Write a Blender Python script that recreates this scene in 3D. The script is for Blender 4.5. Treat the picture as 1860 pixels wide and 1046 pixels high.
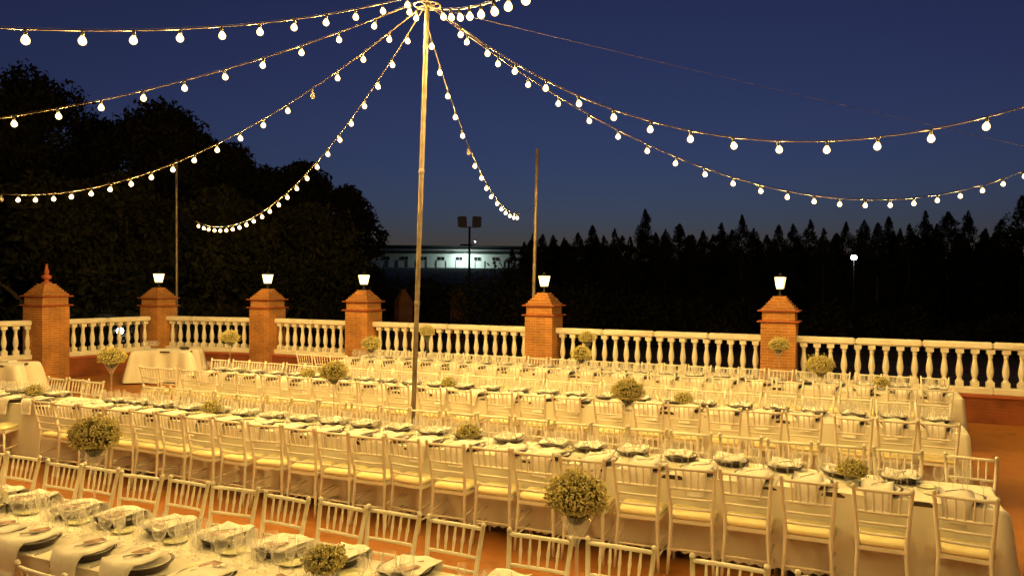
import bpy, math, random
import numpy as np
from mathutils import Vector, Matrix, Euler

random.seed(7)
rng = np.random.default_rng(7)
PI = math.pi
scene = bpy.context.scene
for o in list(bpy.data.objects):
    bpy.data.objects.remove(o)
COL = scene.collection

# ------------------------------------------------------------------ camera
# world frame: X runs along the table rows, Y across them towards the balustrade
YAW, PITCH, ROLL, CAM_H = .4223, -.0089, .008, 2.404
cam_data = bpy.data.cameras.new("camera")
cam = bpy.data.objects.new("camera", cam_data)
COL.objects.link(cam)
fw0 = Vector((-math.sin(YAW), math.cos(YAW), 0)); rt0 = Vector((math.cos(YAW), math.sin(YAW), 0)); up0 = Vector((0, 0, 1))
fw = fw0*math.cos(PITCH) + up0*math.sin(PITCH); up = up0*math.cos(PITCH) - fw0*math.sin(PITCH)
r2 = rt0*math.cos(ROLL) + up*math.sin(ROLL); u2 = up*math.cos(ROLL) - rt0*math.sin(ROLL)
m = Matrix((r2, u2, -fw)).transposed().to_4x4(); m.translation = (0, 0, CAM_H)
cam.matrix_world = m
cam_data.sensor_width = 36.0
cam_data.lens = 36.0*1440/1860
cam_data.clip_start = .05; cam_data.clip_end = 3000
scene.camera = cam

# ------------------------------------------------------------------ world
world = bpy.data.worlds.new("World"); scene.world = world; world.use_nodes = True
wn = world.node_tree; wn.nodes.clear()
w_out = wn.nodes.new("ShaderNodeOutputWorld"); w_bg = wn.nodes.new("ShaderNodeBackground")
w_sky = wn.nodes.new("ShaderNodeTexSky"); w_sky.sky_type = 'NISHITA'; w_sky.sun_disc = False
w_sky.sun_elevation = math.radians(-3.0); w_sky.sun_rotation = math.radians(343)
w_sky.air_density = 1.0; w_sky.dust_density = 0.3; w_sky.ozone_density = 4.0
w_bg.inputs['Strength'].default_value = .45
w_hs = wn.nodes.new('ShaderNodeHueSaturation'); w_hs.inputs['Saturation'].default_value = .93
wn.links.new(w_sky.outputs[0], w_hs.inputs['Color']); wn.links.new(w_hs.outputs[0], w_bg.inputs[0]); wn.links.new(w_bg.outputs[0], w_out.inputs[0])

# ------------------------------------------------------------------ exposure and sampling
vs = scene.view_settings
vs.view_transform = 'Standard'; vs.look = 'None'; vs.exposure = 0.0; vs.gamma = 1.0; vs.use_curve_mapping = False
cy = scene.cycles
cy.use_denoising = True
cy.max_bounces = 6; cy.diffuse_bounces = 3; cy.glossy_bounces = 3; cy.transmission_bounces = 4
cy.transparent_max_bounces = 40
cy.caustics_reflective = False; cy.caustics_refractive = False
cy.sample_clamp_indirect = 6.0; cy.sample_clamp_direct = 0.0
try:
    cy.use_light_tree = True
except Exception:
    pass

BULB_L = 5300.0         # radiance of the hot core inside each string bulb
BULB_C = (1.0, .65, .19)

# ------------------------------------------------------------------ materials
def nmat(name):
    mt = bpy.data.materials.new(name); mt.use_nodes = True
    nt = mt.node_tree; nt.nodes.clear()
    out = nt.nodes.new("ShaderNodeOutputMaterial")
    return mt, nt, out

def lk(nt, a, b): nt.links.new(a, b)

def mixrgb(nt, fac, c1, c2, mode='MIX'):
    n = nt.nodes.new("ShaderNodeMix"); n.data_type = 'RGBA'; n.blend_type = mode
    for s, v in ((n.inputs[0], fac), (n.inputs[6], c1), (n.inputs[7], c2)):
        if hasattr(v, 'is_linked'): lk(nt, v, s)
        elif isinstance(v, (int, float)): s.default_value = v
        else: s.default_value = (*v, 1)
    return n.outputs[2]

def noise(nt, scale, detail=4, rough=.55, coord='Object'):
    tc = nt.nodes.new("ShaderNodeTexCoord"); n = nt.nodes.new("ShaderNodeTexNoise")
    n.inputs['Scale'].default_value = scale; n.inputs['Detail'].default_value = detail; n.inputs['Roughness'].default_value = rough
    lk(nt, tc.outputs[coord], n.inputs['Vector'])
    return n.outputs[0]

def ramp(nt, fac, p0, p1, c0=(0, 0, 0), c1=(1, 1, 1)):
    r = nt.nodes.new("ShaderNodeValToRGB"); r.color_ramp.elements[0].position = p0; r.color_ramp.elements[1].position = p1
    r.color_ramp.elements[0].color = (*c0, 1); r.color_ramp.elements[1].color = (*c1, 1)
    lk(nt, fac, r.inputs[0]); return r.outputs[0]

def simple(name, c1, c2=None, scale=6, rough=.5, metal=0, bump=0, bump_scale=None, spec=.5, coord='Object', detail=4):
    mt, nt, out = nmat(name)
    b = nt.nodes.new("ShaderNodeBsdfPrincipled"); lk(nt, b.outputs[0], out.inputs[0])
    b.inputs['Roughness'].default_value = rough; b.inputs['Metallic'].default_value = metal
    b.inputs['Specular IOR Level'].default_value = spec
    if c2 is None: b.inputs['Base Color'].default_value = (*c1, 1)
    else:
        f = ramp(nt, noise(nt, scale, detail, coord=coord), .35, .68)
        lk(nt, mixrgb(nt, f, c1, c2), b.inputs['Base Color'])
    if bump:
        bp = nt.nodes.new("ShaderNodeBump"); bp.inputs['Strength'].default_value = bump; bp.inputs['Distance'].default_value = .01
        lk(nt, noise(nt, bump_scale or scale*4, 5, coord=coord), bp.inputs['Height']); lk(nt, bp.outputs[0], b.inputs['Normal'])
    return mt

def emit(name, col, strength):
    mt, nt, out = nmat(name)
    e = nt.nodes.new("ShaderNodeEmission"); e.inputs[0].default_value = (*col, 1); e.inputs[1].default_value = strength
    lk(nt, e.outputs[0], out.inputs[0]); return mt

def glass_mat(name, tint=(1, 1, 1), base=.05, rough=.06, edge=.5, body=(.9, .88, .82)):
    mt, nt, out = nmat(name)
    t = nt.nodes.new("ShaderNodeBsdfTransparent"); t.inputs[0].default_value = (*tint, 1)
    g = nt.nodes.new("ShaderNodeBsdfGlossy"); g.inputs['Roughness'].default_value = rough
    # pale diffuse body painted in for lamplight that rims and stems would refract
    d = nt.nodes.new("ShaderNodeBsdfTranslucent"); d.inputs[0].default_value = (*body, 1)
    d2 = nt.nodes.new("ShaderNodeBsdfDiffuse"); d2.inputs[0].default_value = (*body, 1)
    m1 = nt.nodes.new("ShaderNodeMixShader"); m1.inputs[0].default_value = .5; lk(nt, d.outputs[0], m1.inputs[1]); lk(nt, d2.outputs[0], m1.inputs[2])
    m2 = nt.nodes.new("ShaderNodeMixShader"); m2.inputs[0].default_value = .30; lk(nt, m1.outputs[0], m2.inputs[1]); lk(nt, g.outputs[0], m2.inputs[2])
    lw = nt.nodes.new("ShaderNodeLayerWeight"); lw.inputs[0].default_value = .20
    mp = nt.nodes.new("ShaderNodeMapRange"); mp.inputs[1].default_value = 0; mp.inputs[2].default_value = 1
    mp.inputs[3].default_value = base; mp.inputs[4].default_value = edge
    lk(nt, lw.outputs[1], mp.inputs[0])
    mx = nt.nodes.new("ShaderNodeMixShader"); lk(nt, mp.outputs[0], mx.inputs[0]); lk(nt, t.outputs[0], mx.inputs[1]); lk(nt, m2.outputs[0], mx.inputs[2])
    lk(nt, mx.outputs[0], out.inputs[0]); return mt

def glow_glass(name, col, strength, clear):
    # frosted lamp glass: part clear, part glowing from the lamp inside
    mt, nt, out = nmat(name)
    t = nt.nodes.new("ShaderNodeBsdfTransparent"); t.inputs[0].default_value = (1, .95, .85, 1)
    e = nt.nodes.new("ShaderNodeEmission"); e.inputs[0].default_value = (*col, 1); e.inputs[1].default_value = strength
    mx = nt.nodes.new("ShaderNodeMixShader"); mx.inputs[0].default_value = 1-clear
    lk(nt, t.outputs[0], mx.inputs[1]); lk(nt, e.outputs[0], mx.inputs[2]); lk(nt, mx.outputs[0], out.inputs[0]); return mt

def brick_mat(name, c1, c2, cm, bw=.25, bh=.056, mortar=.009):
    mt, nt, out = nmat(name)
    b = nt.nodes.new("ShaderNodeBsdfPrincipled"); lk(nt, b.outputs[0], out.inputs[0])
    b.inputs['Roughness'].default_value = .9; b.inputs['Specular IOR Level'].default_value = .2
    tc = nt.nodes.new("ShaderNodeTexCoord"); sp = nt.nodes.new("ShaderNodeSeparateXYZ"); lk(nt, tc.outputs['Object'], sp.inputs[0])
    ad = nt.nodes.new("ShaderNodeMath"); ad.operation = 'ADD'; lk(nt, sp.outputs[0], ad.inputs[0]); lk(nt, sp.outputs[1], ad.inputs[1])
    cb = nt.nodes.new("ShaderNodeCombineXYZ"); lk(nt, ad.outputs[0], cb.inputs[0]); lk(nt, sp.outputs[2], cb.inputs[1])
    br = nt.nodes.new("ShaderNodeTexBrick"); lk(nt, cb.outputs[0], br.inputs['Vector'])
    br.inputs['Color1'].default_value = (*c1, 1); br.inputs['Color2'].default_value = (*c2, 1); br.inputs['Mortar'].default_value = (*cm, 1)
    br.inputs['Scale'].default_value = 1.0; br.inputs['Mortar Size'].default_value = mortar; br.inputs['Mortar Smooth'].default_value = .3
    br.inputs['Brick Width'].default_value = bw; br.inputs['Row Height'].default_value = bh; br.inputs['Bias'].default_value = -.1
    f = ramp(nt, noise(nt, 2.2, 5), .4, .75, (.62, .62, .62), (1.15, 1.1, 1.05))
    lk(nt, mixrgb(nt, 1.0, br.outputs[0], f, 'MULTIPLY'), b.inputs['Base Color'])
    bp = nt.nodes.new("ShaderNodeBump"); bp.inputs['Strength'].default_value = .6; bp.inputs['Distance'].default_value = .006; bp.invert = True
    lk(nt, br.outputs[1], bp.inputs['Height']); lk(nt, bp.outputs[0], b.inputs['Normal'])
    return mt

M = {}
M['chair'] = simple('chair_paint', (.74, .70, .60), (.80, .77, .68), 5, .42)
M['cushion'] = simple('cushion_fabric', (.85, .76, .42), (.88, .80, .50), 9, .85, bump=.15, bump_scale=60)
M['cloth'] = simple('table_linen', (.74, .71, .62), (.82, .79, .71), 1.3, .9, bump=.25, bump_scale=14, spec=.2)
M['lace'] = simple('lace', (.78, .75, .66), (.62, .57, .46), 45, .9, spec=.2)
M['napkin'] = simple('napkin_linen', (.80, .77, .72), (.72, .69, .64), 14, .9, bump=.2, bump_scale=40, spec=.2)
M['charger'] = simple('charger_dark', (.028, .014, .010), (.05, .024, .016), 20, .35)
M['china'] = simple('white_china', (.80, .77, .71), None, rough=.25)
M['side_china'] = simple('side_china', (.66, .66, .42), None, rough=.3)
M['steel'] = simple('cutlery_steel', (.66, .64, .58), (.55, .52, .47), 30, .32, .75)
M['card'] = simple('menu_card', (.30, .15, .07), (.18, .09, .06), 25, .6)
M['card2'] = simple('menu_band', (.42, .26, .17), (.33, .22, .20), 30, .6)
M['glass'] = glass_mat('clear_glass', base=.10, rough=.16, edge=.85, body=(1, .98, .93))
M['vase'] = glass_mat('vase_glass', base=.12, rough=.05, edge=.7)
M['bloom'] = simple('gypsophila_bloom', (.68, .60, .27), (.50, .45, .17), 40, .9)
M['green'] = simple('gypsophila_stem', (.085, .080, .018), (.13, .115, .028), 30, .9)
M['brick'] = brick_mat('pillar_brick', (.58, .25, .068), (.46, .185, .048), (.62, .37, .18))
M['wallbrick'] = brick_mat('wall_brick', (.34, .10, .036), (.28, .082, .030), (.28, .11, .05))
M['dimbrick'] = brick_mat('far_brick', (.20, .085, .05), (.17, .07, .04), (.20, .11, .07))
M['cornice'] = simple('cornice_tile', (.40, .10, .035), (.30, .075, .028), 6, .8, bump=.2)
M['stone'] = simple('cast_stone', (.84, .80, .70), (.70, .65, .54), 3.5, .85, bump=.25, bump_scale=50, spec=.2)
M['floor'] = None
M['iron'] = simple('black_iron', (.02, .018, .015), None, rough=.5)
M['pole'] = simple('pole_metal', (.24, .20, .15), (.13, .095, .07), 7, .45, .35, detail=6)
M['cable'] = simple('cable_rubber', (.07, .05, .032), None, rough=.5)
M['bulb'] = emit('bulb_lit', BULB_C, BULB_L)
M['bulb_glass'] = glow_glass('bulb_glass_lit', (1, .66, .26), 6.0, .42)
M['bulb_off'] = glass_mat('bulb_unlit', tint=(.9, .85, .75), base=.15)
M['lantern'] = glow_glass('lantern_glass', (1, .68, .24), 5, .35)
M['lantern_core'] = emit('lantern_core', (1, .70, .26), 95)
M['white_lamp'] = emit('white_lamp', (.92, .96, 1), 30)
M['dot_lamp'] = emit('far_lamp', (.85, 1, .93), 120)
M['wall_lamp'] = emit('wall_lamp', (.72, 1, .88), 2000)
M['leafA'] = simple('broadleaf', (.014, .015, .006), (.026, .026, .010), .6, .8, spec=.1)
M['leafB'] = simple('conifer', (.016, .020, .011), (.024, .028, .016), .6, .8, spec=.1)
M['bark'] = simple('bark', (.07, .05, .035), (.04, .03, .02), 9, .9, bump=.5)
M['bwall'] = simple('render_white', (.78, .78, .77), (.70, .70, .70), .4, .9)
M['broof'] = simple('roof_dark', (.06, .06, .065), None, rough=.8)
M['bstrip'] = simple('roof_flashing', (.45, .43, .42), None, rough=.7)
M['lens'] = simple('floodlight_lens', (.32, .31, .29), None, rough=.3)
M['window'] = simple('dark_window', (.02, .022, .025), None, rough=.2)
M['trim_and_shade'] = simple('dark_trim', (.05, .05, .05), None, rough=.7)

def make_floor_mat():
    mt, nt, out = nmat('terrace_clay')
    b = nt.nodes.new("ShaderNodeBsdfPrincipled"); lk(nt, b.outputs[0], out.inputs[0])
    b.inputs['Specular IOR Level'].default_value = .3
    f1 = ramp(nt, noise(nt, .55, 6, .6), .35, .7)
    c = mixrgb(nt, f1, (.42, .165, .030), (.31, .115, .024))
    f2 = ramp(nt, noise(nt, 9, 5, .65), .45, .72)
    c = mixrgb(nt, f2, c, (.37, .16, .040))
    f3 = ramp(nt, noise(nt, 2.7, 3, .5), .60, .72)
    c = mixrgb(nt, f3, c, (.24, .098, .024))
    lk(nt, c, b.inputs['Base Color'])
    r = nt.nodes.new("ShaderNodeMapRange"); r.inputs[3].default_value = .5; r.inputs[4].default_value = .85
    lk(nt, noise(nt, 3, 4), r.inputs[0]); lk(nt, r.outputs[0], b.inputs['Roughness'])
    bp = nt.nodes.new("ShaderNodeBump"); bp.inputs['Strength'].default_value = .3; bp.inputs['Distance'].default_value = .008
    lk(nt, noise(nt, 35, 5), bp.inputs['Height']); lk(nt, bp.outputs[0], b.inputs['Normal'])
    return mt
M['floor'] = make_floor_mat()

def make_ground_mat():
    mt, nt, out = nmat('earth_and_grass')
    b = nt.nodes.new("ShaderNodeBsdfPrincipled"); lk(nt, b.outputs[0], out.inputs[0]); b.inputs['Roughness'].default_value = .95
    f1 = ramp(nt, noise(nt, .05, 5), .4, .65); c = mixrgb(nt, f1, (.06, .065, .025), (.20, .12, .08))
    f2 = ramp(nt, noise(nt, 1.5, 5), .4, .7); c = mixrgb(nt, f2, c, (.05, .042, .022))
    lk(nt, c, b.inputs['Base Color']); return mt
M['ground'] = make_ground_mat()

# ------------------------------------------------------------------ mesh helpers
class MB:
    def __init__(s): s.v = []; s.f = []; s.sm = []
    def add(s, vs_, fs, smooth=False):
        k = len(s.v); s.v += [tuple(p) for p in vs_]; s.f += [tuple(i+k for i in f) for f in fs]; s.sm += [smooth]*len(fs); return s
    def box(s, c, d, rz=0, taper=1.0):
        x, y, z = d[0]/2, d[1]/2, d[2]/2; P = []
        ca, sa = math.cos(rz), math.sin(rz)
        for sz, t in ((-1, 1), (1, taper)):
            for sx, sy in ((-1, -1), (1, -1), (1, 1), (-1, 1)):
                a, b = sx*x*t, sy*y*t
                P.append((c[0]+a*ca-b*sa, c[1]+a*sa+b*ca, c[2]+sz*z))
        return s.add(P, [(3, 2, 1, 0), (4, 5, 6, 7), (0, 1, 5, 4), (1, 2, 6, 5), (2, 3, 7, 6), (3, 0, 4, 7)])
    def bbox(s, c, d, ch=.01, rz=0):
        # box with chamfered vertical and horizontal edges
        x, y, z = d[0]/2, d[1]/2, d[2]/2; ca, sa = math.cos(rz), math.sin(rz); P = []; F = []
        rings = [(-z, ch), (-z+ch, 0), (z-ch, 0), (z, ch)]
        for zz, ins in rings:
            X, Y = x-ins, y-ins
            for a, b in ((-X+ch, -Y), (X-ch, -Y), (X, -Y+ch), (X, Y-ch), (X-ch, Y), (-X+ch, Y), (-X, Y-ch), (-X, -Y+ch)):
                P.append((c[0]+a*ca-b*sa, c[1]+a*sa+b*ca, c[2]+zz))
        for r in range(3):
            for i in range(8): j = (i+1) % 8; F.append((r*8+i, r*8+j, r*8+8+j, r*8+8+i))
        F.append(tuple(range(7, -1, -1))); F.append(tuple(range(24, 32)))
        return s.add(P, F)
    def tube(s, pts, rad, n=8, cap=True, smooth=True):
        pts = [Vector(p) for p in pts]
        if not hasattr(rad, '__len__'): rad = [rad]*len(pts)
        P = []; F = []
        ref = None
        for i, p in enumerate(pts):
            a = pts[min(i+1, len(pts)-1)] - pts[max(i-1, 0)]; a.normalize()
            if ref is None: ref = Vector((1, 0, 0)) if abs(a.x) < .8 else Vector((0, 1, 0))
            u = a.cross(ref)
            if u.length < 1e-6: u = a.cross(Vector((0, 0, 1)))
            u.normalize(); w = a.cross(u)
            for k in range(n):
                t = 2*PI*k/n; P.append(p + (u*math.cos(t)+w*math.sin(t))*rad[i])
        for i in range(len(pts)-1):
            for k in range(n):
                j = (k+1) % n; F.append((i*n+k, i*n+j, i*n+n+j, i*n+n+k))
        s.add(P, F, smooth)
        if cap:
            b = len(s.v)-len(P); s.f += [tuple(b+n-1-k for k in range(n)), tuple(b+(len(pts)-1)*n+k for k in range(n))]; s.sm += [False, False]
        return s
    def lathe(s, prof, n=12, c=(0, 0, 0), smooth=True, cap=False):
        P = []; F = []
        for r, z in prof:
            for k in range(n): t = 2*PI*k/n; P.append((c[0]+r*math.cos(t), c[1]+r*math.sin(t), c[2]+z))
        for i in range(len(prof)-1):
            for k in range(n): j = (k+1) % n; F.append((i*n+k, i*n+j, i*n+n+j, i*n+n+k))
        if cap: F.append(tuple(n-1-k for k in range(n))); F.append(tuple((len(prof)-1)*n+k for k in range(n)))
        return s.add(P, F, smooth)
    def mesh(s, name, mat):
        me = bpy.data.meshes.new(name); me.from_pydata([tuple(p) for p in s.v], [], s.f)
        if any(s.sm): me.polygons.foreach_set('use_smooth', s.sm)
        me.materials.append(M[mat] if isinstance(mat, str) else mat); me.update(); return me

def obj(name, me, parent=None, loc=(0, 0, 0), rz=0, rot=None, scale=None):
    o = bpy.data.objects.new(name, me); COL.objects.link(o)
    o.location = loc
    o.rotation_euler = rot if rot is not None else (0, 0, rz)
    if scale is not None: o.scale = scale
    if parent is not None: o.parent = parent
    return o

def tag(o, label, cat, group=None):
    o['label'] = label; o['category'] = cat; o['kind'] = 'thing'
    if group: o['group'] = group
    return o

def empty(name, loc=(0, 0, 0), rz=0, rot=None):
    o = bpy.data.objects.new(name, None); COL.objects.link(o); o.location = loc
    o.rotation_euler = rot if rot is not None else (0, 0, rz); o.empty_display_size = .1
    return o

def struct(o): o['kind'] = 'structure'; return o

def np_mesh(name, V, Fc, mat, smooth=False):
    # V (n,3), Fc (m,k) all faces with k corners
    me = bpy.data.meshes.new(name); n, (mm, k) = len(V), Fc.shape
    me.vertices.add(n); me.vertices.foreach_set('co', np.ascontiguousarray(V, dtype=np.float32).ravel())
    me.loops.add(mm*k); me.loops.foreach_set('vertex_index', np.ascontiguousarray(Fc, dtype=np.int32).ravel())
    me.polygons.add(mm); me.polygons.foreach_set('loop_start', np.arange(0, mm*k, k, dtype=np.int32))
    me.materials.append(M[mat]); me.update(calc_edges=True); me.validate()
    return me

ORD = ['first', 'second', 'third', 'fourth', 'fifth', 'sixth', 'seventh', 'eighth', 'ninth', 'tenth', 'eleventh', 'twelfth', 'thirteenth',
       'fourteenth', 'fifteenth', 'sixteenth', 'seventeenth', 'eighteenth', 'nineteenth', 'twentieth']
def ordinal(i):
    if i < 20: return ORD[i]
    if i < 29: return 'twenty-' + ORD[i-20]
    if i == 29: return 'thirtieth'
    return 'thirty-' + ORD[i-30]

def cam_pt(x, y, d):   # a point seen in that direction, d metres ahead (only used to note surveyed positions)
    v = fw + r2*((x-930)/1440) - u2*((y-523)/1440)
    return Vector((0, 0, CAM_H)) + v*d

# ------------------------------------------------------------------ setting: ground, terrace
def gheight(x, y):
    d = (-math.sin(YAW))*x + math.cos(YAW)*y
    t = min(1, max(0, (d-85)/(192-85))); t = t*t*(3-2*t)
    return -.55 + 5.9*t
def build_ground():
    xs = np.r_[np.linspace(-700, -120, 12), np.linspace(-110, 70, 46), np.linspace(85, 700, 12)]
    ys = np.r_[np.linspace(-500, -30, 8), np.linspace(-20, 260, 71), np.linspace(290, 1200, 14)]
    V = [(x, y, gheight(x, y) + (random.uniform(-.12, .12) if y > 40 else 0)) for y in ys for x in xs]; nx = len(xs)
    Fc = [(j*nx+i, j*nx+i+1, j*nx+nx+i+1, j*nx+nx+i) for j in range(len(ys)-1) for i in range(nx-1)]
    b = MB().add(V, Fc, True)
    struct(obj('ground', b.mesh('ground', 'ground')))
build_ground()

PIL = {  # pillar positions along the terrace edge
    0: (-18.9, 9.4), 1: (-17.67, 12.55), 2: (-17.30, 15.46), 3: (-14.13, 16.07), 4: (-11.16, 16.07), 5: (-6.45, 16.07), 6: (-1.55, 16.07), 7: (3.35, 16.07), 8: (8.25, 16.07)}
def build_terrace():
    edge = [PIL[i] for i in range(9)] + [(14, 16.07), (14, -8), (-19.5, -8)]
    n = len(edge); V = [(x, y, 0) for x, y in edge] + [(x, y, -.55) for x, y in edge]
    Fc = [tuple(range(n-1, -1, -1))] + [(i, (i+1) % n, n+(i+1) % n, n+i) for i in range(n)]
    struct(obj('terrace_floor', MB().add(V, Fc).mesh('terrace_floor', 'floor')))
build_terrace()

# ------------------------------------------------------------------ balustrade
BAL = MB().lathe([(.055, .0), (.055, .10), (.045, .125), (.034, .15), (.042, .175), (.054, .22), (.059, .27), (.054, .33), (.040, .42), (.031, .49), (.030, .51), (.040, .52), (.040, .535), (.031, .545), (.045, .57), (.055, .59), (.055, .665)], 12)
BAL.box((0, 0, .05), (.125, .125, .098)); BAL.box((0, 0, .628), (.125, .125, .074))
BAL_ME = BAL.mesh('baluster', 'stone')
def pillar(i, w=.63, h=2.15, finial=False, label=''):
    x, y = PIL[i]; t = empty('brick_pillar', (x, y, 0))
    tag(t, label, 'pillar', 'brick pillars of the terrace balustrade')
    k = h/2.15; zl2, zl1 = 1.655*k, 1.86*k
    obj('shaft', MB().box((0, 0, zl2/2), (w, w, zl2)).mesh('shaft', 'brick'), t)
    obj('neck', MB().box((0, 0, (zl2+.03+zl1)/2), (w-.04, w-.04, zl1-zl2-.03)).mesh('neck', 'brick'), t)
    obj('cornice', MB().bbox((0, 0, zl2+.015), (w+.13, w+.13, .03), .008).mesh('cornice', 'cornice'), t)
    obj('cornice', MB().bbox((0, 0, zl1+.015), (w+.12, w+.12, .03), .008).mesh('cornice', 'cornice'), t)
    ns = 6; z = zl1+.03; sh = (h-z)/ns
    for s in range(ns):
        ww = w-.02 - s*.072
        obj('step', MB().bbox((0, 0, z+sh*(s+.5)), (ww, ww, sh-.001), .004).mesh('step', 'brick'), t)
    if finial:
        obj('finial', MB().lathe([(.11, 0), (.12, .03), (.05, .06), (.04, .09), (.10, .13), (.115, .17), (.09, .20), (.045, .215), (.05, .24), (.06, .27), (.045, .33), (.035, .36), (.04, .375), (.028, .40), (.02, .46), (.0, .47)], 14, (0, 0, h)).mesh('finial', 'cornice'), t)
    return t
WHERE = {0: 'pillar', 1: 'brick pillar with a turned finial and no lamp', 2: 'brick pillar with lamp behind the clothed side table with glasses',
         3: 'brick pillar with lamp at the corner where the long balustrade starts', 4: 'brick pillar with lamp just beside the tall light pole',
         5: 'brick pillar with lamp in front of the thin dark far pole', 6: 'brick pillar with lamp standing tallest before the dark conifers'}
for i in range(1, 7):
    pillar(i, .68 if i == 1 else .63, 2.25 if i == 1 else 2.15, i == 1, WHERE[i])

def lantern(i):
    x, y = PIL[i]; t = empty('pillar_lantern', (x, y, 2.15)); hts = ['', '', 'left of the side table lamp']
    tag(t, {2: 'glowing lantern on the pillar behind the clothed side table', 3: 'glowing lantern on the corner pillar of the long balustrade',
            4: 'glowing lantern on the pillar beside the tall light pole', 5: 'glowing lantern on the pillar before the thin dark far pole',
            6: 'glowing lantern on the pillar before the dark conifers'}[i], 'lantern', 'lanterns on the pillars')
    obj('base', MB().lathe([(.07, 0), (.07, .012), (.025, .03), (.018, .10), (.03, .115), (.065, .125), (.065, .14)], 10, cap=True).mesh('base', 'iron'), t)
    z0, z1, a, b = .142, .365, .062, .098
    for k in range(4):
        q = k*PI/2; ca, sa = math.cos(q), math.sin(q)
        V = [(-a, -a, z0), (a, -a, z0), (b, -b, z1), (-b, -b, z1)]
        V = [(p[0]*ca-p[1]*sa, p[0]*sa+p[1]*ca, p[2]) for p in V]
        obj('glass_pane', MB().add(V, [(0, 1, 2, 3)]).mesh('glass_pane', 'lantern'), t)
        e = [(-a-.003, -a-.003, z0), (-b-.003, -b-.003, z1)]; e = [(p[0]*ca-p[1]*sa, p[0]*sa+p[1]*ca, p[2]) for p in e]
        obj('frame_bar', MB().tube(e, .006, 5).mesh('frame_bar', 'iron'), t)
    obj('bulb', MB().lathe([(0, .155), (.035, .175), (.055, .22), (.055, .27), (.035, .31), (0, .325)], 10).mesh('bulb', 'lantern_core'), t)
    obj('cap', MB().lathe([(.125, z1), (.10, z1+.015), (.03, z1+.045), (.012, z1+.09), (0, z1+.095)], 8).mesh('cap', 'iron'), t)
for i in (2, 3, 4, 5, 6): lantern(i)

SEG_WORD = {0: 'section running out behind the cloth-covered table at the left edge', 1: 'short section beside the pillar with the finial', 2: 'short section behind the clothed side table corner',
            3: 'section between the corner pillar and the pole pillar', 4: 'section behind the tall light pole', 5: 'section before the conifers between two lamp pillars', 6: 'section ending at the picture edge past the last lamp pillar'}
for i in range(0, 7):
    a, b = Vector((*PIL[i], 0)), Vector((*PIL[i+1], 0)); d = b-a; L = d.length; ang = math.atan2(d.y, d.x)
    mid = (a+b)/2
    g0 = .33 if i < 2 else .31; ln = L-2*g0+.12
    w = empty('low_wall', mid, ang); tag(w, 'low brick wall, ' + SEG_WORD[i], 'wall', 'brick walls under the balustrade')
    obj('wall_body', MB().box((0, 0, .22), (L-.5 if i > 2 else L-.3, .36, .44)).mesh('wall_body', 'wallbrick'), w)
    obj('coping', MB().bbox((0, 0, .465), (L-.55 if i > 2 else L-.4, .42, .05), .008).mesh('coping', 'cornice'), w)
    t = empty('balustrade', mid, ang); tag(t, 'cream stone balustrade, ' + SEG_WORD[i], 'balustrade', 'stone balustrades round the terrace')
    nst = max(2, round(ln/1.04)); sl = ln/nst
    for k in range(nst):
        cx = -ln/2+sl*(k+.5)
        obj('top_rail', MB().bbox((cx, 0, 1.335), (sl-.006, .20, .125), .03).mesh('top_rail', 'stone'), t)
        obj('base_rail', MB().bbox((cx, 0, .548), (sl-.006, .22, .116), .015).mesh('base_rail', 'stone'), t)
    nb = round((L-.65)/.236)
    for k in range(nb):
        cx = -(nb-1)*.5*.236 + k*.236
        obj('baluster', BAL_ME, t, (cx, 0, .607), random.uniform(-.05, .05))
for i, lb in ((7, 'brick pillar just past the right edge of the view on the long balustrade'), (0, 'brick pillar just past the left edge of the view on the short balustrade')): pillar(i, label=lb)

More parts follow.
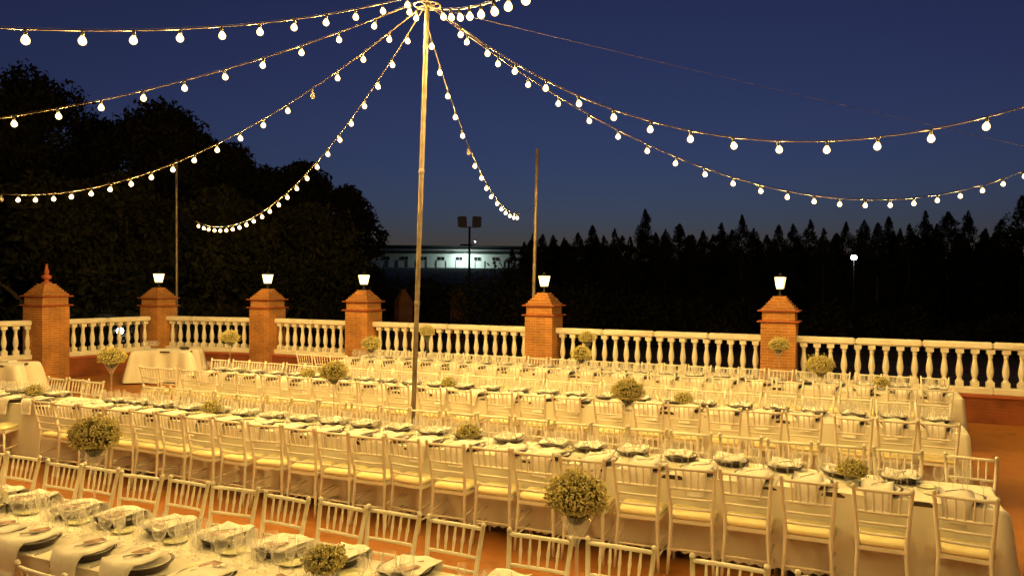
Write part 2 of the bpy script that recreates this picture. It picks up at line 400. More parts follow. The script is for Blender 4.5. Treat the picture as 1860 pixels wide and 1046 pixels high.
# ------------------------------------------------------------------ chairs
def chair_meshes():
    D = {}
    D['cushion'] = None
    def cush():
        b = MB(); n = 20; rings = [(.0, .93), (.008, 1.0), (.026, 1.02), (.042, .97), (.050, .80), (.052, .45)]
        P = []
        def outline(k):
            t = 2*PI*k/n; c, s = math.cos(t), math.sin(t)
            e = .32; x = .185*math.copysign(abs(c)**e, c); y = .185*math.copysign(abs(s)**e, s)
            return x*(1+.06*y/.185), y
        for z, sc in rings:
            for k in range(n): x, y = outline(k); P.append((x*sc, y*sc, z))
        F = [(r*n+k, r*n+(k+1) % n, r*n+n+(k+1) % n, r*n+n+k) for r in range(len(rings)-1) for k in range(n)]
        F += [tuple(range(n-1, -1, -1)), tuple((len(rings)-1)*n+k for k in range(n))]
        return b.add(P, F, True).mesh('cushion', 'cushion')
    D['cushion'] = cush()
    D['seat'] = MB().add([(-.178, -.175, .418), (.178, -.175, .418), (.20, .20, .418), (-.20, .20, .418), (-.178, -.175, .45), (.178, -.175, .45), (.20, .20, .45), (-.20, .20, .45)],
                         [(3, 2, 1, 0), (4, 5, 6, 7), (0, 1, 5, 4), (1, 2, 6, 5), (2, 3, 7, 6), (3, 0, 4, 7)]).mesh('seat', 'chair')
    def X(z):   # half width of the back at height z
        return .163 + (.198-.163)*max(0, (z-.45)/.47) if z > .45 else .163 + (.186-.163)*(.45-z)/.45
    def Y(z):
        return -.165 - .085*max(0, (z-.45)/.47)**1.25 if z > .45 else -.165 - .04*((.45-z)/.45)**1.3
    zs = [0, .15, .30, .42, .50, .62, .76, .90]
    for sd, nm in ((-1, 'pl'), (1, 'pr')):
        D[nm] = MB().tube([(sd*X(z), Y(z), z) for z in zs] + [(sd*X(.9), Y(.9), .902), (sd*X(.9), Y(.9), .915), (sd*X(.9), Y(.9), .924)],
                          [.0115, .0135, .015, .0165, .0165, .0155, .015, .0145, .017, .016, .008], 7).mesh('back_post', 'chair')
        D['f'+nm] = MB().tube([(sd*.19, .185, 0), (sd*.188, .182, .2), (sd*.185, .178, .42)], [.0115, .0145, .0155], 7).mesh('leg', 'chair')
    def rail(z, r, dz=0, n=6):
        xs = np.linspace(-X(z), X(z), n); return MB().tube([(x, Y(z)-.008*(1-(x/X(z))**2), z+dz) for x in xs], r, 6)
    D['top'] = rail(.885, .0135).mesh('top_rail', 'chair')
    D['rails'] = [rail(z, r).mesh('back_rail', 'chair') for z, r in ((.715, .0115), (.63, .010), (.545, .010))]
    sp = []
    for k in range(5):
        f = (k-2)/2*.62
        za, zb = .715, .88
        p = lambda z: (f*X(z), Y(z)-.007, z)
        sp.append(MB().tube([p(z) for z in (.72, .745, .775, .80, .825, .855, .88)], [.0065, .008, .0085, .0115, .0085, .008, .0065], 6, cap=False).mesh('spindle', 'chair'))
    D['sp'] = sp
    D['str'] = [MB().tube([(-X(.2), Y(.2), .205), (X(.2), Y(.2), .205)], .009, 6).mesh('stretcher', 'chair'),
                MB().tube([(-.187, .183, .22), (.187, .183, .22)], .009, 6).mesh('stretcher', 'chair'),
                MB().tube([(-X(.24), Y(.24), .24), (-.187, .182, .27)], .009, 6).mesh('stretcher', 'chair'),
                MB().tube([(X(.24), Y(.24), .24), (.187, .182, .27)], .009, 6).mesh('stretcher', 'chair'),
                MB().tube([(-X(.14), Y(.14), .13), (-.188, .183, .15)], .009, 6).mesh('stretcher', 'chair'),
                MB().tube([(X(.14), Y(.14), .13), (.188, .183, .15)], .009, 6).mesh('stretcher', 'chair')]
    # a lighter build for the far rows
    b = MB()
    for sd in (-1, 1): b.tube([(sd*X(z), Y(z), z) for z in (0, .25, .45, .6, .76, .922)], [.012, .0145, .0165, .0155, .015, .0145], 6)
    for z, r in ((.885, .0135), (.715, .0115), (.63, .010), (.545, .010)):
        xs = np.linspace(-X(z), X(z), 5); b.tube([(x, Y(z)-.008*(1-(x/X(z))**2), z) for x in xs], r, 5, cap=False)
    D['frame'] = b.mesh('back_frame', 'chair')
    return D
CH = chair_meshes()
CHAIR_GROUP = 'white spindle-back chairs along the long tables'
def chair(x, y, rz, label, full=True, group=CHAIR_GROUP):
    t = empty('banquet_chair', (x, y, 0), rz); tag(t, label, 'chair', group)
    s = obj('seat', CH['seat'], t); obj('cushion', CH['cushion'], s, (0, .008, .4505))
    if full:
        obj('back_post', CH['pl'], t); obj('back_post', CH['pr'], t)
        obj('top_rail', CH['top'], t)
        for r in CH['rails']: obj('back_rail', r, t)
        for r in CH['str']: obj('stretcher', r, t)
    else:
        obj('back_frame', CH['frame'], t)
    for r in CH['sp']: obj('spindle', r, t)
    obj('leg', CH['fpl'], t); obj('leg', CH['fpr'], t)
    return t

# ------------------------------------------------------------------ tables
def cloth_path(x0, x1, y0, y1, step=.045):
    P = []
    nx, ny = max(2, int((x1-x0)/step)), max(2, int((y1-y0)/step))
    for i in range(nx): P.append((x0+(x1-x0)*i/nx, y0, 0, -1))
    for i in range(ny): P.append((x1, y0+(y1-y0)*i/ny, 1, 0))
    for i in range(nx): P.append((x1-(x1-x0)*i/nx, y1, 0, 1))
    for i in range(ny): P.append((x0, y1-(y1-y0)*i/ny, -1, 0))
    return P
def tablecloth(name, x0, x1, y0, y1, label, group, hem=.13, loc=(0, 0, 0), rz=0, flare=.10, amp=.02, h=.752, lace=True):
    P = cloth_path(x0, x1, y0, y1); n = len(P); V = []; F = []
    ph = [random.uniform(0, 6.28) for _ in range(6)]
    zs = [0, -.006, -.03, -.12, -.25, -.40, -.52, -(h-hem)]
    cx, cyy = (x0+x1)/2, (y0+y1)/2
    s_acc = 0; S = []
    for i in range(n):
        S.append(s_acc); a, b = P[i], P[(i+1) % n]; s_acc += math.hypot(a[0]-b[0], a[1]-b[1])
    def disp(i, t):
        x, y, nx, ny = P[i]; s = S[i]
        wv = math.sin(s*9.3+ph[0]+.8*math.sin(s*1.7+ph[1])) * .6 + math.sin(s*17+ph[2]+1.3*math.sin(s*2.3+ph[3])) * .4
        dcor = min(math.hypot(x-qx, y-qy) for qx in (x0, x1) for qy in (y0, y1))
        cf = max(0, 1-dcor/.22)
        side = 2.2 if abs(nx) > 0 else 0.35
        o = amp*wv*t*(1.0+side) + (-.012 if abs(ny) > 0 else .02*t) + flare*cf*t
        qx = 1 if x > cx else -1; qy = 1 if y > cyy else -1
        return x + nx*o + cf*flare*.5*t*qx*(0 if nx else 1), y + ny*o + cf*flare*.5*t*qy*(0 if ny else 1)
    for k, dz in enumerate(zs):
        t = (k/(len(zs)-1))
        for i in range(n):
            if k == 0: x, y, nx, ny = P[i]; V.append((x-nx*.008, y-ny*.008, h))
            else:
                x, y = disp(i, t); V.append((x, y, h+dz + (.012*math.sin(S[i]*2.1+ph[4]) if k > 5 else 0)))
    for k in range(len(zs)-1):
        for i in range(n): j = (i+1) % n; F.append((k*n+i, k*n+n+i, k*n+n+j, k*n+j))
    F.append(tuple(range(n)))
    o = obj(name, MB().add(V, F, True).mesh(name, 'cloth'), None, loc, rz)
    o.data.polygons[len(F)-1].use_smooth = False
    tag(o, label, 'tablecloth', group)
    if lace:
        LV = []; base = (len(zs)-1)*n; m_ = 2
        for i in range(n):
            x, y, z = V[base+i]; nx, ny = P[i][2], P[i][3]
            LV += [(x, y, z), (x+nx*.004, y+ny*.004, z-.03), (x+nx*.004, y+ny*.004, z-(.055 if i % 2 else .032))]
        LF = []
        for i in range(n):
            j = (i+1) % n
            for k in range(m_): LF.append((i*3+k, i*3+k+1, j*3+k+1, j*3+k))
        obj('lace_hem', MB().add(LV, LF).mesh('lace_hem', 'lace'), o)
    return o
def trestle(x0, x1, y0, y1, label, group, loc=(0, 0, 0), rz=0):
    t = empty('banquet_table', loc, rz); tag(t, label, 'table', group)
    obj('tabletop', MB().box(((x0+x1)/2, (y0+y1)/2, .728), (x1-x0-.03, y1-y0-.03, .036)).mesh('tabletop', 'bark'), t)
    for x in (x0+.25, x1-.25):
        for y in (y0+.14, y1-.14):
            obj('leg', MB().tube([(x, y, 0), (x, y, .71)], .018, 6).mesh('leg', 'iron'), t)

ROWS = [  # key, table x0, x1, y0, y1, near post line, far post line, words
    ('0', -7.9, 0.4, 3.10, 3.94, 2.66, 4.37, 'front table'),
    ('A', -12.9, 0.93, 6.77, 7.53, 6.41, 7.98, 'second table'),
    ('B', -10.75, 1.03, 10.07, 10.86, 9.70, 11.22, 'third table'),
    ('C', -9.95, 1.27, 13.17, 13.98, 12.80, 14.42, 'last table'),
]
TBL = {'0': 'front long table whose glasses fill the lower corner of the scene', 'A': 'second long table behind the row of cushioned chairs',
       'B': 'third long table between the second and the last', 'C': 'last long table standing closest to the balustrade'}
for key, x0, x1, y0, y1, dn, df, wd in ROWS:
    trestle(x0, x1, y0, y1, TBL[key] + (', under its cloth' if key != '0' else ''), 'long banquet tables')
    tablecloth('tablecloth', x0, x1, y0, y1, 'white cloth hanging from the ' + wd + (' along the balustrade' if key == 'C' else ' of the four long ones'), 'cloths of the long tables')

NEAR = {
 '0': [-4.04, -3.60],
 'A': [-9.31, -8.92, -8.47, -8.04, -7.66, -7.24, -6.81, -6.37, -5.92, -5.44, -5.02, -4.61, -4.21, -3.75, -3.3, -2.86, -2.41, -1.95, -1.52, -1.06, -0.6, -0.09, 0.47],
 'B': [-11.27, -10.88, -10.41, -10.0, -9.57, -9.14, -8.68, -8.19, -7.7, -7.24, -6.82, -6.35, -5.83, -5.31, -4.77, -4.26, -3.75, -3.21, -2.7, -2.25, -1.77, -1.31, -0.85, -0.34, 0.09, 0.53],
 'C': [-10.49, -10.07, -9.69, -9.3, -8.92, -8.49, -8.07, -7.67, -7.27, -6.88, -6.44, -5.99, -5.56, -5.09, -4.59, -4.13, -3.7, -3.24, -2.76, -2.26, -1.74, -1.27, -0.75, -0.25, 0.26, 0.72]}
FAR = {
 '0': [-7.07, -6.65, -6.1, -5.73, -5.22, -4.79, -4.33, -3.87, -3.42, -3.01, -2.54, -1.95, -1.47, -0.87, -0.32],
 'A': [-11.19, -10.78, -10.39] + list(np.linspace(-9.2, -4.43, 12)) + [-4.0, -3.53, -3.05, -2.68, -2.24, -1.78, -1.32, -.86, -.40, .06, .62],
 'B': [-11.15, -10.68, -10.3, -9.87, -9.44] + list(np.linspace(-9.0, .56, 22)),
 'C': list(np.linspace(-9.75, -.66, 21)) + [-.2, .26, .78]}
PLACES = []   # (row, side, index from right, x of place)
for key, x0, x1, y0, y1, dn, df, wd in ROWS:
    for side in ('near', 'far'):
        xs = sorted((NEAR if side == 'near' else FAR)[key])
        n = len(xs)
        for i, sx in enumerate(xs):
            k = (n-1-i) if key != '0' else i
            end = 'from the right end' if key != '0' else 'from the left'
            x = sx + .198; y = dn+.25 if side == 'near' else df-.25
            full = key in '0A' or (key == 'B' and side == 'near')
            col = 'white spindle-back chair'
            lab = f'{col}, {ordinal(k)} {end}, {side} side of the {wd}'
            jit = random.gauss(0, .045); jy = random.gauss(0, .022)
            if abs(x+9.05) < .2 and key == 'A': jit = .02
            chair(x + random.gauss(0, .004), y + jy, (0 if side == 'near' else PI)+jit, lab, full)
            PLACES.append((key, side, k, end, x, wd))
# one chair pulled out and turned beside the second table
chair(-10.22, 6.62, -1.15, 'white chair turned sideways at the left edge of the second table')

# ------------------------------------------------------------------ place settings
CHG = MB().lathe([(0.0, .0), (.115, .0), (.122, .003), (.152, .034), (.163, .043), (.164, .047), (.150, .043), (.118, .020), (0, .016)], 24).mesh('dish', 'charger')
PLT = MB().lathe([(0, .021), (.095, .021), (.112, .030), (.143, .0455), (.145, .048), (.141, .0485), (.110, .036), (.085, .028), (0, .028)], 24).mesh('plate', 'china')
def napkin_mesh(seed, hang=.13, w=.15):
    r = random.Random(seed); b = MB(); P = []
    # runs along local +y from the plate to past the table edge (edge at y=-e), with a fold line
    ys = [(.13, .049), (.08, .051), (0, .050), (-.08, .051), (-.14, .053), (-.166, .046), (-.178, .016), (-.181, -.03), (-.183, -hang*.7), (-.184, -hang)]
    n = 6
    for k, (y, z) in enumerate(ys):
        for i in range(n):
            u = (i/(n-1)-.5); wob = .004*math.sin(i*2.1+k*.7+seed)
            P.append((u*w*(1.45 if k < 5 else 1.45-.11*(k-4))+.012*math.sin(seed+k*.35), y+(wob if k > 5 else 0), z+(.012+.6*wob+.008*math.sin(u*7+seed)+.005*math.cos(k*1.9+seed) if k < 5 else 0)))
    F = [(k*n+i, k*n+i+1, k*n+n+i+1, k*n+n+i) for k in range(len(ys)-1) for i in range(n-1)]
    # second layer gives the fold its thickness
    m0 = len(P); P += [(x, y-(.006 if k_ >= 6*n else 0), z+(.007 if k_ < 6*n else 0)) for k_, (x, y, z) in enumerate(P)]
    F += [tuple(m0+i for i in f) for f in F]
    ring = [k*n for k in range(len(ys))] ; ring2 = [k*n+n-1 for k in range(len(ys))]
    for rr in (ring, ring2):
        for a, c in zip(rr[:-1], rr[1:]): F.append((a, c, c+m0, a+m0))
    F += [(i, i+1, m0+i+1, m0+i) for i in range(n-1)] + [((len(ys)-1)*n+i, (len(ys)-1)*n+i+1, m0+(len(ys)-1)*n+i+1, m0+(len(ys)-1)*n+i) for i in range(n-1)]
    return b.add(P, F, True).mesh('napkin', 'napkin')
NAPS = [napkin_mesh(s, .11+.015*(s % 4), .15+.01*(s % 3)) for s in range(6)]
GL = {
 'goblet': ('water_goblet', 'large round water goblet', MB().lathe([(.036, 0), (.034, .003), (.008, .008), (.004, .02), (.004, .075), (.010, .085), (.030, .10), (.040, .125), (.042, .148), (.038, .18), (.034, .20)], 14).mesh('water_goblet', 'glass')),
 'red': ('red_wine_glass', 'wide red wine glass', MB().lathe([(.035, 0), (.033, .003), (.008, .008), (.004, .02), (.004, .09), (.010, .10), (.031, .118), (.042, .145), (.042, .17), (.034, .215)], 13).mesh('red_wine_glass', 'glass')),
 'wine': ('white_wine_glass', 'slim white wine glass', MB().lathe([(.033, 0), (.031, .003), (.007, .008), (.0038, .02), (.0038, .085), (.009, .092), (.026, .11), (.034, .135), (.034, .155), (.028, .195)], 12).mesh('white_wine_glass', 'glass')),
 'sherry': ('sherry_glass', 'small sherry glass', MB().lathe([(.028, 0), (.026, .003), (.006, .008), (.0035, .02), (.0035, .06), (.008, .068), (.020, .08), (.026, .10), (.026, .118), (.022, .145)], 10).mesh('sherry_glass', 'glass')),
 'flute': ('champagne_flute', 'tall champagne flute', MB().lathe([(.030, 0), (.028, .003), (.006, .008), (.0036, .02), (.0036, .075), (.008, .085), (.018, .11), (.023, .15), (.022, .20), (.020, .225)], 10).mesh('champagne_flute', 'glass')),
}
KNIFE = MB().add([(-.006, -.11, 0), (.006, -.11, 0), (.007, -.01, 0), (.010, .0, 0), (.010, .08, 0), (.001, .11, 0), (-.005, .08, 0), (-.006, 0, 0)] + [(-.005, -.109, .006), (.005, -.109, .006), (.006, -.01, .005), (.009, .0, .002), (.009, .08, .002), (.001, .108, .001), (-.0045, .08, .002), (-.005, 0, .005)],
                 [tuple(range(7, -1, -1)), tuple(range(8, 16))] + [(i, (i+1) % 8, 8+(i+1) % 8, 8+i) for i in range(8)]).mesh('knife', 'steel')
def fork_mesh():
    b = MB(); b.tube([(0, -.10, .003), (0, -.04, .006), (0, .02, .004), (0, .04, .003)], [.006, .0045, .0035, .006], 5)
    b.box((0, .045, .004), (.022, .012, .003))
    for k in range(4): b.box((-.0095+.0063*k, .072, .006), (.0035, .045, .002))
    return b.mesh('fork', 'steel')
FORK = fork_mesh()
CARD = MB().bbox((0, 0, .002), (.07, .11, .003), .0008).mesh('card', 'card')
CARD2 = MB().box((0, .01, .0042), (.07, .035, .0009)).mesh('band', 'card2')
SIDE = MB().lathe([(0, 0), (.05, 0), (.055, .003), (.075, .014), (.076, .016), (.052, .007), (0, .006)], 18).mesh('side_plate', 'side_china')
ROWD = {r[0]: r for r in ROWS}
extra_near0 = [(-5.50), (-5.03), (-4.71+.02), (-4.21), (-3.74), (-3.27), (-2.8)]
def setting(key, side, k, end, x, wd, full):
    _, x0, x1, y0, y1, dn, df, _w = ROWD[key]
    sg = 1 if side == 'near' else -1; ye = y0 if side == 'near' else y1
    rz = 0 if side == 'near' else PI
    H = .7525
    where = f"{ordinal(k)} place {end.replace('the ', '')}, {side} side, {wd}"
    yc = ye + sg*.145
    def W(u, v): return (x + sg*u, yc + sg*v)   # local -> world
    t = empty('charger_plate', (x, yc, H), rz); tag(t, 'dark charger with white plate at ' + where, 'plate', 'chargers laid at the long tables')
    obj('dish', CHG, t); obj('plate', PLT, t)
    nx = random.uniform(-.055, .03) if side == 'near' else random.uniform(-.03, .03)
    tag(obj('napkin', random.choice(NAPS), None, (*W(nx, 0), H), rz+random.uniform(-.06, .06)), 'white napkin hanging off the edge at ' + where, 'napkin', 'napkins at the long tables')
    spots = {'goblet': (-.125, .215), 'red': (-.045, .255), 'wine': (.03, .215), 'flute': (.085, .27), 'sherry': (.15, .225)}
    for kind, (u, v) in spots.items():
        nm, desc, me = GL[kind]
        px, py = W(u+random.uniform(-.025, .025), v+random.uniform(-.02, .03))
        tag(obj(nm, me, None, (px, py, H), random.uniform(0, 6)), desc + ' at ' + where, 'glass', desc + 's on the long tables')
    if full:
        px, py = W(.185, -.01); tag(obj('knife', KNIFE, None, (px, py, H), rz+random.uniform(-.1, .1)), 'steel knife at ' + where, 'knife', 'knives at the long tables')
        px, py = W(nx+.005, .02); tag(obj('fork', FORK, None, (px, py, H+.072), rz+random.uniform(-.9, -.5)), 'steel fork lying on the napkin at ' + where, 'fork', 'forks at the long tables')
        px, py = W(-.19, .13); tag(obj('side_plate', SIDE, None, (px, py, H)), 'small pale side plate at ' + where, 'plate', 'side plates at the long tables')
    if key == '0':
        px, py = W(nx-.03, .06); c = empty('menu_card', (px, py, H+.0725), rz+random.uniform(-.7, .1)); tag(c, 'brown menu card on the napkin at ' + where, 'card', 'menu cards on the front table')
        obj('card', CARD, c); obj('band', CARD2, c)
for key, side, k, end, x, wd in PLACES:
    if key == '0' and side == 'near': continue
    if not (ROWD[key][1]+.12 < x < ROWD[key][2]-.12): continue
    setting(key, side, k, end, x, wd, key in '0A')
for k, x in enumerate(extra_near0): setting('0', 'near', k, 'from the left', x, 'front table', True)
for k, x in enumerate((-11.2, -10.75, -10.3, -9.85)): setting('A', 'near', 23+k, 'from the right end', x, 'second table', True)

# ------------------------------------------------------------------ flowers
def blossom_mesh(rx, rz, n, seed, droop=0.0):
    r = np.random.default_rng(seed)
    # dome of tiny blossoms: points through the outer shell of an uneven ellipsoid
    d = r.normal(size=(n, 3)); d /= np.linalg.norm(d, axis=1)[:, None]
    rad = .70 + .30*r.random(n)**.5 + np.where(r.random(n) < .10, .22*r.random(n), 0)
    lump = 1 + .10*np.sin(4*d[:, 0]+seed*1.3) * np.sin(4*d[:, 1]+2*seed) + .07*np.sin(9*d[:, 2]+7*d[:, 0]+seed) + .05*np.sin(13*d[:, 1]+5*d[:, 2])
    P = d*(rad*lump)[:, None]; P[:, 2] = np.where(P[:, 2] < -.35, -.35 + (P[:, 2]+.35)*.35, P[:, 2])
    P *= np.array([rx, rx, rz])
    s = .0055 + .004*r.random(n)
    a = r.normal(size=(n, 3)); a /= np.linalg.norm(a, axis=1)[:, None]; b = np.cross(a, r.normal(size=(n, 3))); b /= np.linalg.norm(b, axis=1)[:, None]
    c = np.cross(a, b)
    V = np.stack([P+a*s[:, None], P+b*s[:, None], P-a*s[:, None], P-b*s[:, None], P+c*s[:, None]*.8], 1).reshape(-1, 3)
    i = np.arange(n)[:, None]*5
    Fc = np.concatenate([i+np.array([0, 1, 4]), i+np.array([1, 2, 4]), i+np.array([2, 3, 4]), i+np.array([3, 0, 4])])
    return np_mesh('blossoms', V, Fc, 'bloom')
def stem_mesh(rx, rz, n, seed, zb=-.16):
    r = np.random.default_rng(seed+50)
    d = r.normal(size=(n, 3)); d /= np.linalg.norm(d, axis=1)[:, None]; d[:, 2] = np.abs(d[:, 2])*.9 - .25
    E_ = d*np.array([rx, rx, rz])*(.75+.25*r.random(n))[:, None]; B_ = np.zeros((n, 3)); B_[:, 2] = zb; B_[:, :2] = r.normal(size=(n, 2))*.012
    mid = (E_*.55 + B_*.45); w = np.cross(E_-B_, r.normal(size=(n, 3))); w /= np.linalg.norm(w, axis=1)[:, None]; w *= .0035
    V = np.stack([B_-w*.4, B_+w*.4, mid+w, E_, mid-w], 1).reshape(-1, 3); i = np.arange(n)[:, None]*5
    Fc = np.concatenate([i+np.array([0, 1, 2]), i+np.array([0, 2, 4]), i+np.array([4, 2, 3])])
    return np_mesh('stems', V, Fc, 'green')
def core_mesh(rx, rz, n, seed):
    r = np.random.default_rng(seed+90); d = r.normal(size=(n, 3)); d /= np.linalg.norm(d, axis=1)[:, None]
    P = d*(.35+.52*r.random(n))[:, None]*np.array([rx, rx, rz]); P[:, 2] = np.maximum(P[:, 2], -.33*rz)
    s = .011; a = r.normal(size=(n, 3))*s; b = r.normal(size=(n, 3))*s
    V = np.stack([P, P+a, P+b], 1).reshape(-1, 3); Fc = np.arange(n)[:, None]*3+np.array([0, 1, 2])
    return np_mesh('foliage', V, Fc, 'green')
TALL_V = MB().lathe([(.075, 0), (.073, .006), (.02, .012), (.0085, .03), (.0075, .30), (.0085, .40), (.013, .425), (.03, .455), (.062, .51), (.088, .56)], 18).mesh('vase', 'vase')
LOW_V = MB().lathe([(.03, 0), (.05, .004), (.062, .035), (.060, .07), (.05, .09)], 16).mesh('vase', 'vase')
TB = [(blossom_mesh(.150, .125, 2600, s), stem_mesh(.14, .12, 260, s, -.13), core_mesh(.15, .125, 2200, s)) for s in range(3)]
LB = [(blossom_mesh(.118, .085, 1500, s+7), stem_mesh(.11, .08, 160, s+7, -.07), core_mesh(.118, .085, 1300, s+7)) for s in range(2)]
TALLS = [('0', -4.51, 'front table before the left end chairs'), ('0', -1.24, 'front table, the biggest looking of all'), ('A', -8.80, 'second table near the clothed side table'), ('A', -5.34, 'second table just beside the light pole'), ('A', -2.02, 'second table toward its open end'),
         ('B', -10.02, 'third table below the corner pillar'), ('B', -7.13, 'third table below the pole pillar'), ('B', -3.64, 'third table between two lamp pillars'), ('B', -.53, 'third table near its open end'),
         ('C', -7.94, 'last table just behind the light pole'), ('C', -4.63, 'last table between two lamp pillars'), ('C', -1.32, 'last table before the conifer pillar')]
MIDY = {'0': 3.53, 'A': 7.13, 'B': 10.47, 'C': 13.6}
for k, (key, x, w) in enumerate(TALLS):
    t = empty('flower_arrangement', (x, MIDY[key], .753), random.uniform(0, 6)); tag(t, 'gypsophila dome on a tall trumpet vase, ' + w, 'flowers', 'tall flower centrepieces')
    bl, st, co = TB[k % 3]; v = obj('vase', TALL_V, t); sc = (1.0, .96, 1.04)[k % 3]
    for nm, me in (('blossoms', bl), ('stems', st), ('foliage', co)): obj(nm, me, t, (0, 0, .635), 0, scale=(sc, sc, sc))
LOWS = [('A', -10.25, 'second table at its left end'), ('A', -7.10, 'second table left of the light pole'), ('A', -3.68, 'second table middle'), ('A', -.10, 'second table open end'), ('0', -2.70, 'front table among the glasses'),
        ('B', -8.35, 'third table left of the light pole'), ('B', -5.73, 'third table beside the light pole'), ('B', -2.21, 'third table toward its open end'), ('C', .20, 'last table at its open end'), ('0', -5.6, 'front table left part')]
for k, (key, x, w) in enumerate(LOWS):
    t = empty('flower_bowl', (x, MIDY[key], .753), random.uniform(0, 6)); tag(t, 'low bowl of gypsophila, ' + w, 'flowers', 'low flower centrepieces')
    bl, st, co = LB[k % 2]; obj('vase', LOW_V, t)
    for nm, me in (('blossoms', bl), ('stems', st), ('foliage', co)): obj(nm, me, t, (0, 0, .115))

# ------------------------------------------------------------------ side tables
def side_table(loc, rz, w, d, label, things):
    trestle(-w/2, w/2, -d/2, d/2, 'small serving table under the white cloth ' + label, 'serving tables', loc, rz)
    tablecloth('tablecloth', -w/2, w/2, -d/2, d/2, 'white cloth flaring to the floor ' + label, 'cloths of the serving tables', .05, loc, rz, .28, .06, lace=False)
    ca, sa = math.cos(rz), math.sin(rz)
    for nm, me, u, v, lab, cat, grp in things:
        tag(obj(nm, me, None, (loc[0]+u*ca-v*sa, loc[1]+u*sa+v*ca, .7525), random.uniform(0, 6)), lab, cat, grp)
tray = MB().bbox((0, 0, .03), (.26, .16, .06), .01).mesh('dark_box', 'charger')
pos_words = ['front corner', 'second in front line', 'third in front line', 'back corner', 'second in back line', 'third in back line', 'end of front line', 'end of back line']
things = [('water_goblet', GL['goblet'][2], -.50+.085*(k % 4), -.10+.10*(k//4), 'spare goblet on the side table by the pillar, ' + pos_words[[0, 1, 2, 6, 3, 4, 5, 7][k]], 'glass', 'spare goblets on the side table') for k in range(8)]
things.append(('dark_box', tray, .33, .12, 'small dark box on the clothed side table by the pillar', 'box', None))
side_table((-14.75, 13.45, 0), .42, 1.22, .75, 'by the lamp pillar beyond the third table', things)
side_table((-15.35, 9.75, 0), .50, 1.35, .75, 'at the left edge below the finial pillar', [('napkin_stack', MB().bbox((0, 0, .02), (.22, .18, .04), .01).mesh('napkin_stack', 'napkin'), .3, .1, 'folded stack of napkins on the left edge side table', 'napkins', None)])

# ------------------------------------------------------------------ light poles
def light_pole(p0, p1, r0, r1, label, collar=False, name='light_pole'):
    p0, p1 = Vector(p0), Vector(p1); t = empty(name, p0); tag(t, label, 'pole', 'poles carrying the string lights')
    d = p1-p0
    obj('shaft', MB().tube([d*k/6 for k in range(7)], [r0+(r1-r0)*k/6 for k in range(7)], 12).mesh('shaft', 'pole'), t)
    obj('base_plate', MB().bbox((0, 0, .008), (.22, .22, .016), .003).mesh('base_plate', 'pole'), t)
    if collar:
        for f in (.35, .62): obj('joint_collar', MB().tube([d*f-d.normalized()*.03, d*f+d.normalized()*.03], r0*1.12, 12).mesh('joint_collar', 'pole'), t)
        tp = d*.957
        ring = [(tp.x+.16*math.cos(a), tp.y+.16*math.sin(a), tp.z) for a in np.linspace(0, 2*PI, 25)]
        obj('ring', MB().tube(ring, .008, 6, cap=False).mesh('ring', 'pole'), t)
        for a in (0, PI/2, PI, 3*PI/2): obj('ring_arm', MB().tube([tp, tp+Vector((.16*math.cos(a), .16*math.sin(a), 0))], .007, 6).mesh('ring_arm', 'pole'), t)
TOP = Vector((-4.995, 8.5, 5.755)); BASE = Vector((-5.178, 8.5, 0))
light_pole(BASE, BASE+(TOP-BASE)*1.05, .030, .029, 'tall leaning metal pole from which all the light strings radiate', True)
light_pole((-7.03, 16.75, -.55), (-6.93, 16.78, 5.42), .042, .038, 'thin dark far pole rising behind the middle lamp pillar')
light_pole((-17.80, 16.55, -.55), (-17.80, 16.50, 5.75), .035, .032, 'thin pole before the dark trees behind the side table pillar')

# ------------------------------------------------------------------ string lights
BULB_ME = MB().lathe([(.011, -.001), (.014, -.008), (.022, -.018), (.031, -.034), (.0335, -.047), (.031, -.060), (.023, -.072), (.011, -.079), (.0, -.081)], 12).mesh('bulb', 'bulb_glass')
CORE_ME = MB().lathe([(0, -.030), (.014, -.036), (.021, -.050), (.014, -.064), (0, -.070)], 8).mesh('filament', 'bulb')
BULB_OFF = MB().lathe([(.013, -.002), (.017, -.014), (.024, -.030), (.028, -.050), (.028, -.062), (.024, -.076), (.014, -.088), (.0, -.092)], 10).mesh('bulb', 'bulb_off')
SOCK = MB().lathe([(.0, .048), (.012, .047), (.014, .03), (.016, .0), (.015, -.005)], 8).mesh('socket', 'iron')
FIT = {  # end point, sag, first bulb, start lift, spacing, stretch, dead bulbs
 1: ((-7.507, -1.884, 4.205), .891, .377, .193, .442, 1.0, (), 'string of bulbs sweeping highest from the pole to the left'),
 2: ((-8.874, 5.826, 4.198), .169, .233, .122, .471, 1.5, (), 'string of bulbs crossing above the treetops to the left edge'),
 3: ((-15.668, 8.755, 4.206), 1.117, .177, .067, .453, 1.0, (4, 19), 'string of bulbs with one dead bulb passing the left thin pole'),
 4: ((-14.602, 14.194, 3.737), .988, .576, .064, .477, 1.0, (), 'string of bulbs curling in a hook before the dark trees'),
 5: ((-7.292, 17.36, 4.195), .975, .234, -.213, .474, .80, (5,), 'short string of bulbs dropping steeply right of the pole'),
 6: ((.362, 8.335, 3.822), .643, .613, .081, .453, 1.35, (), 'upper string of large bulbs sagging to the right'),
 7: ((1.436, 14.48, 3.922), .969, .606, .041, .470, 1.22, (), 'lower long string of bulbs sagging over the conifers'),
 8: ((3.509, -1.632, 4.207), .878, 1.105, .022, .474, 1.0, (), 'string of bulbs passing out over the top edge of the view')}
ENDS = {}
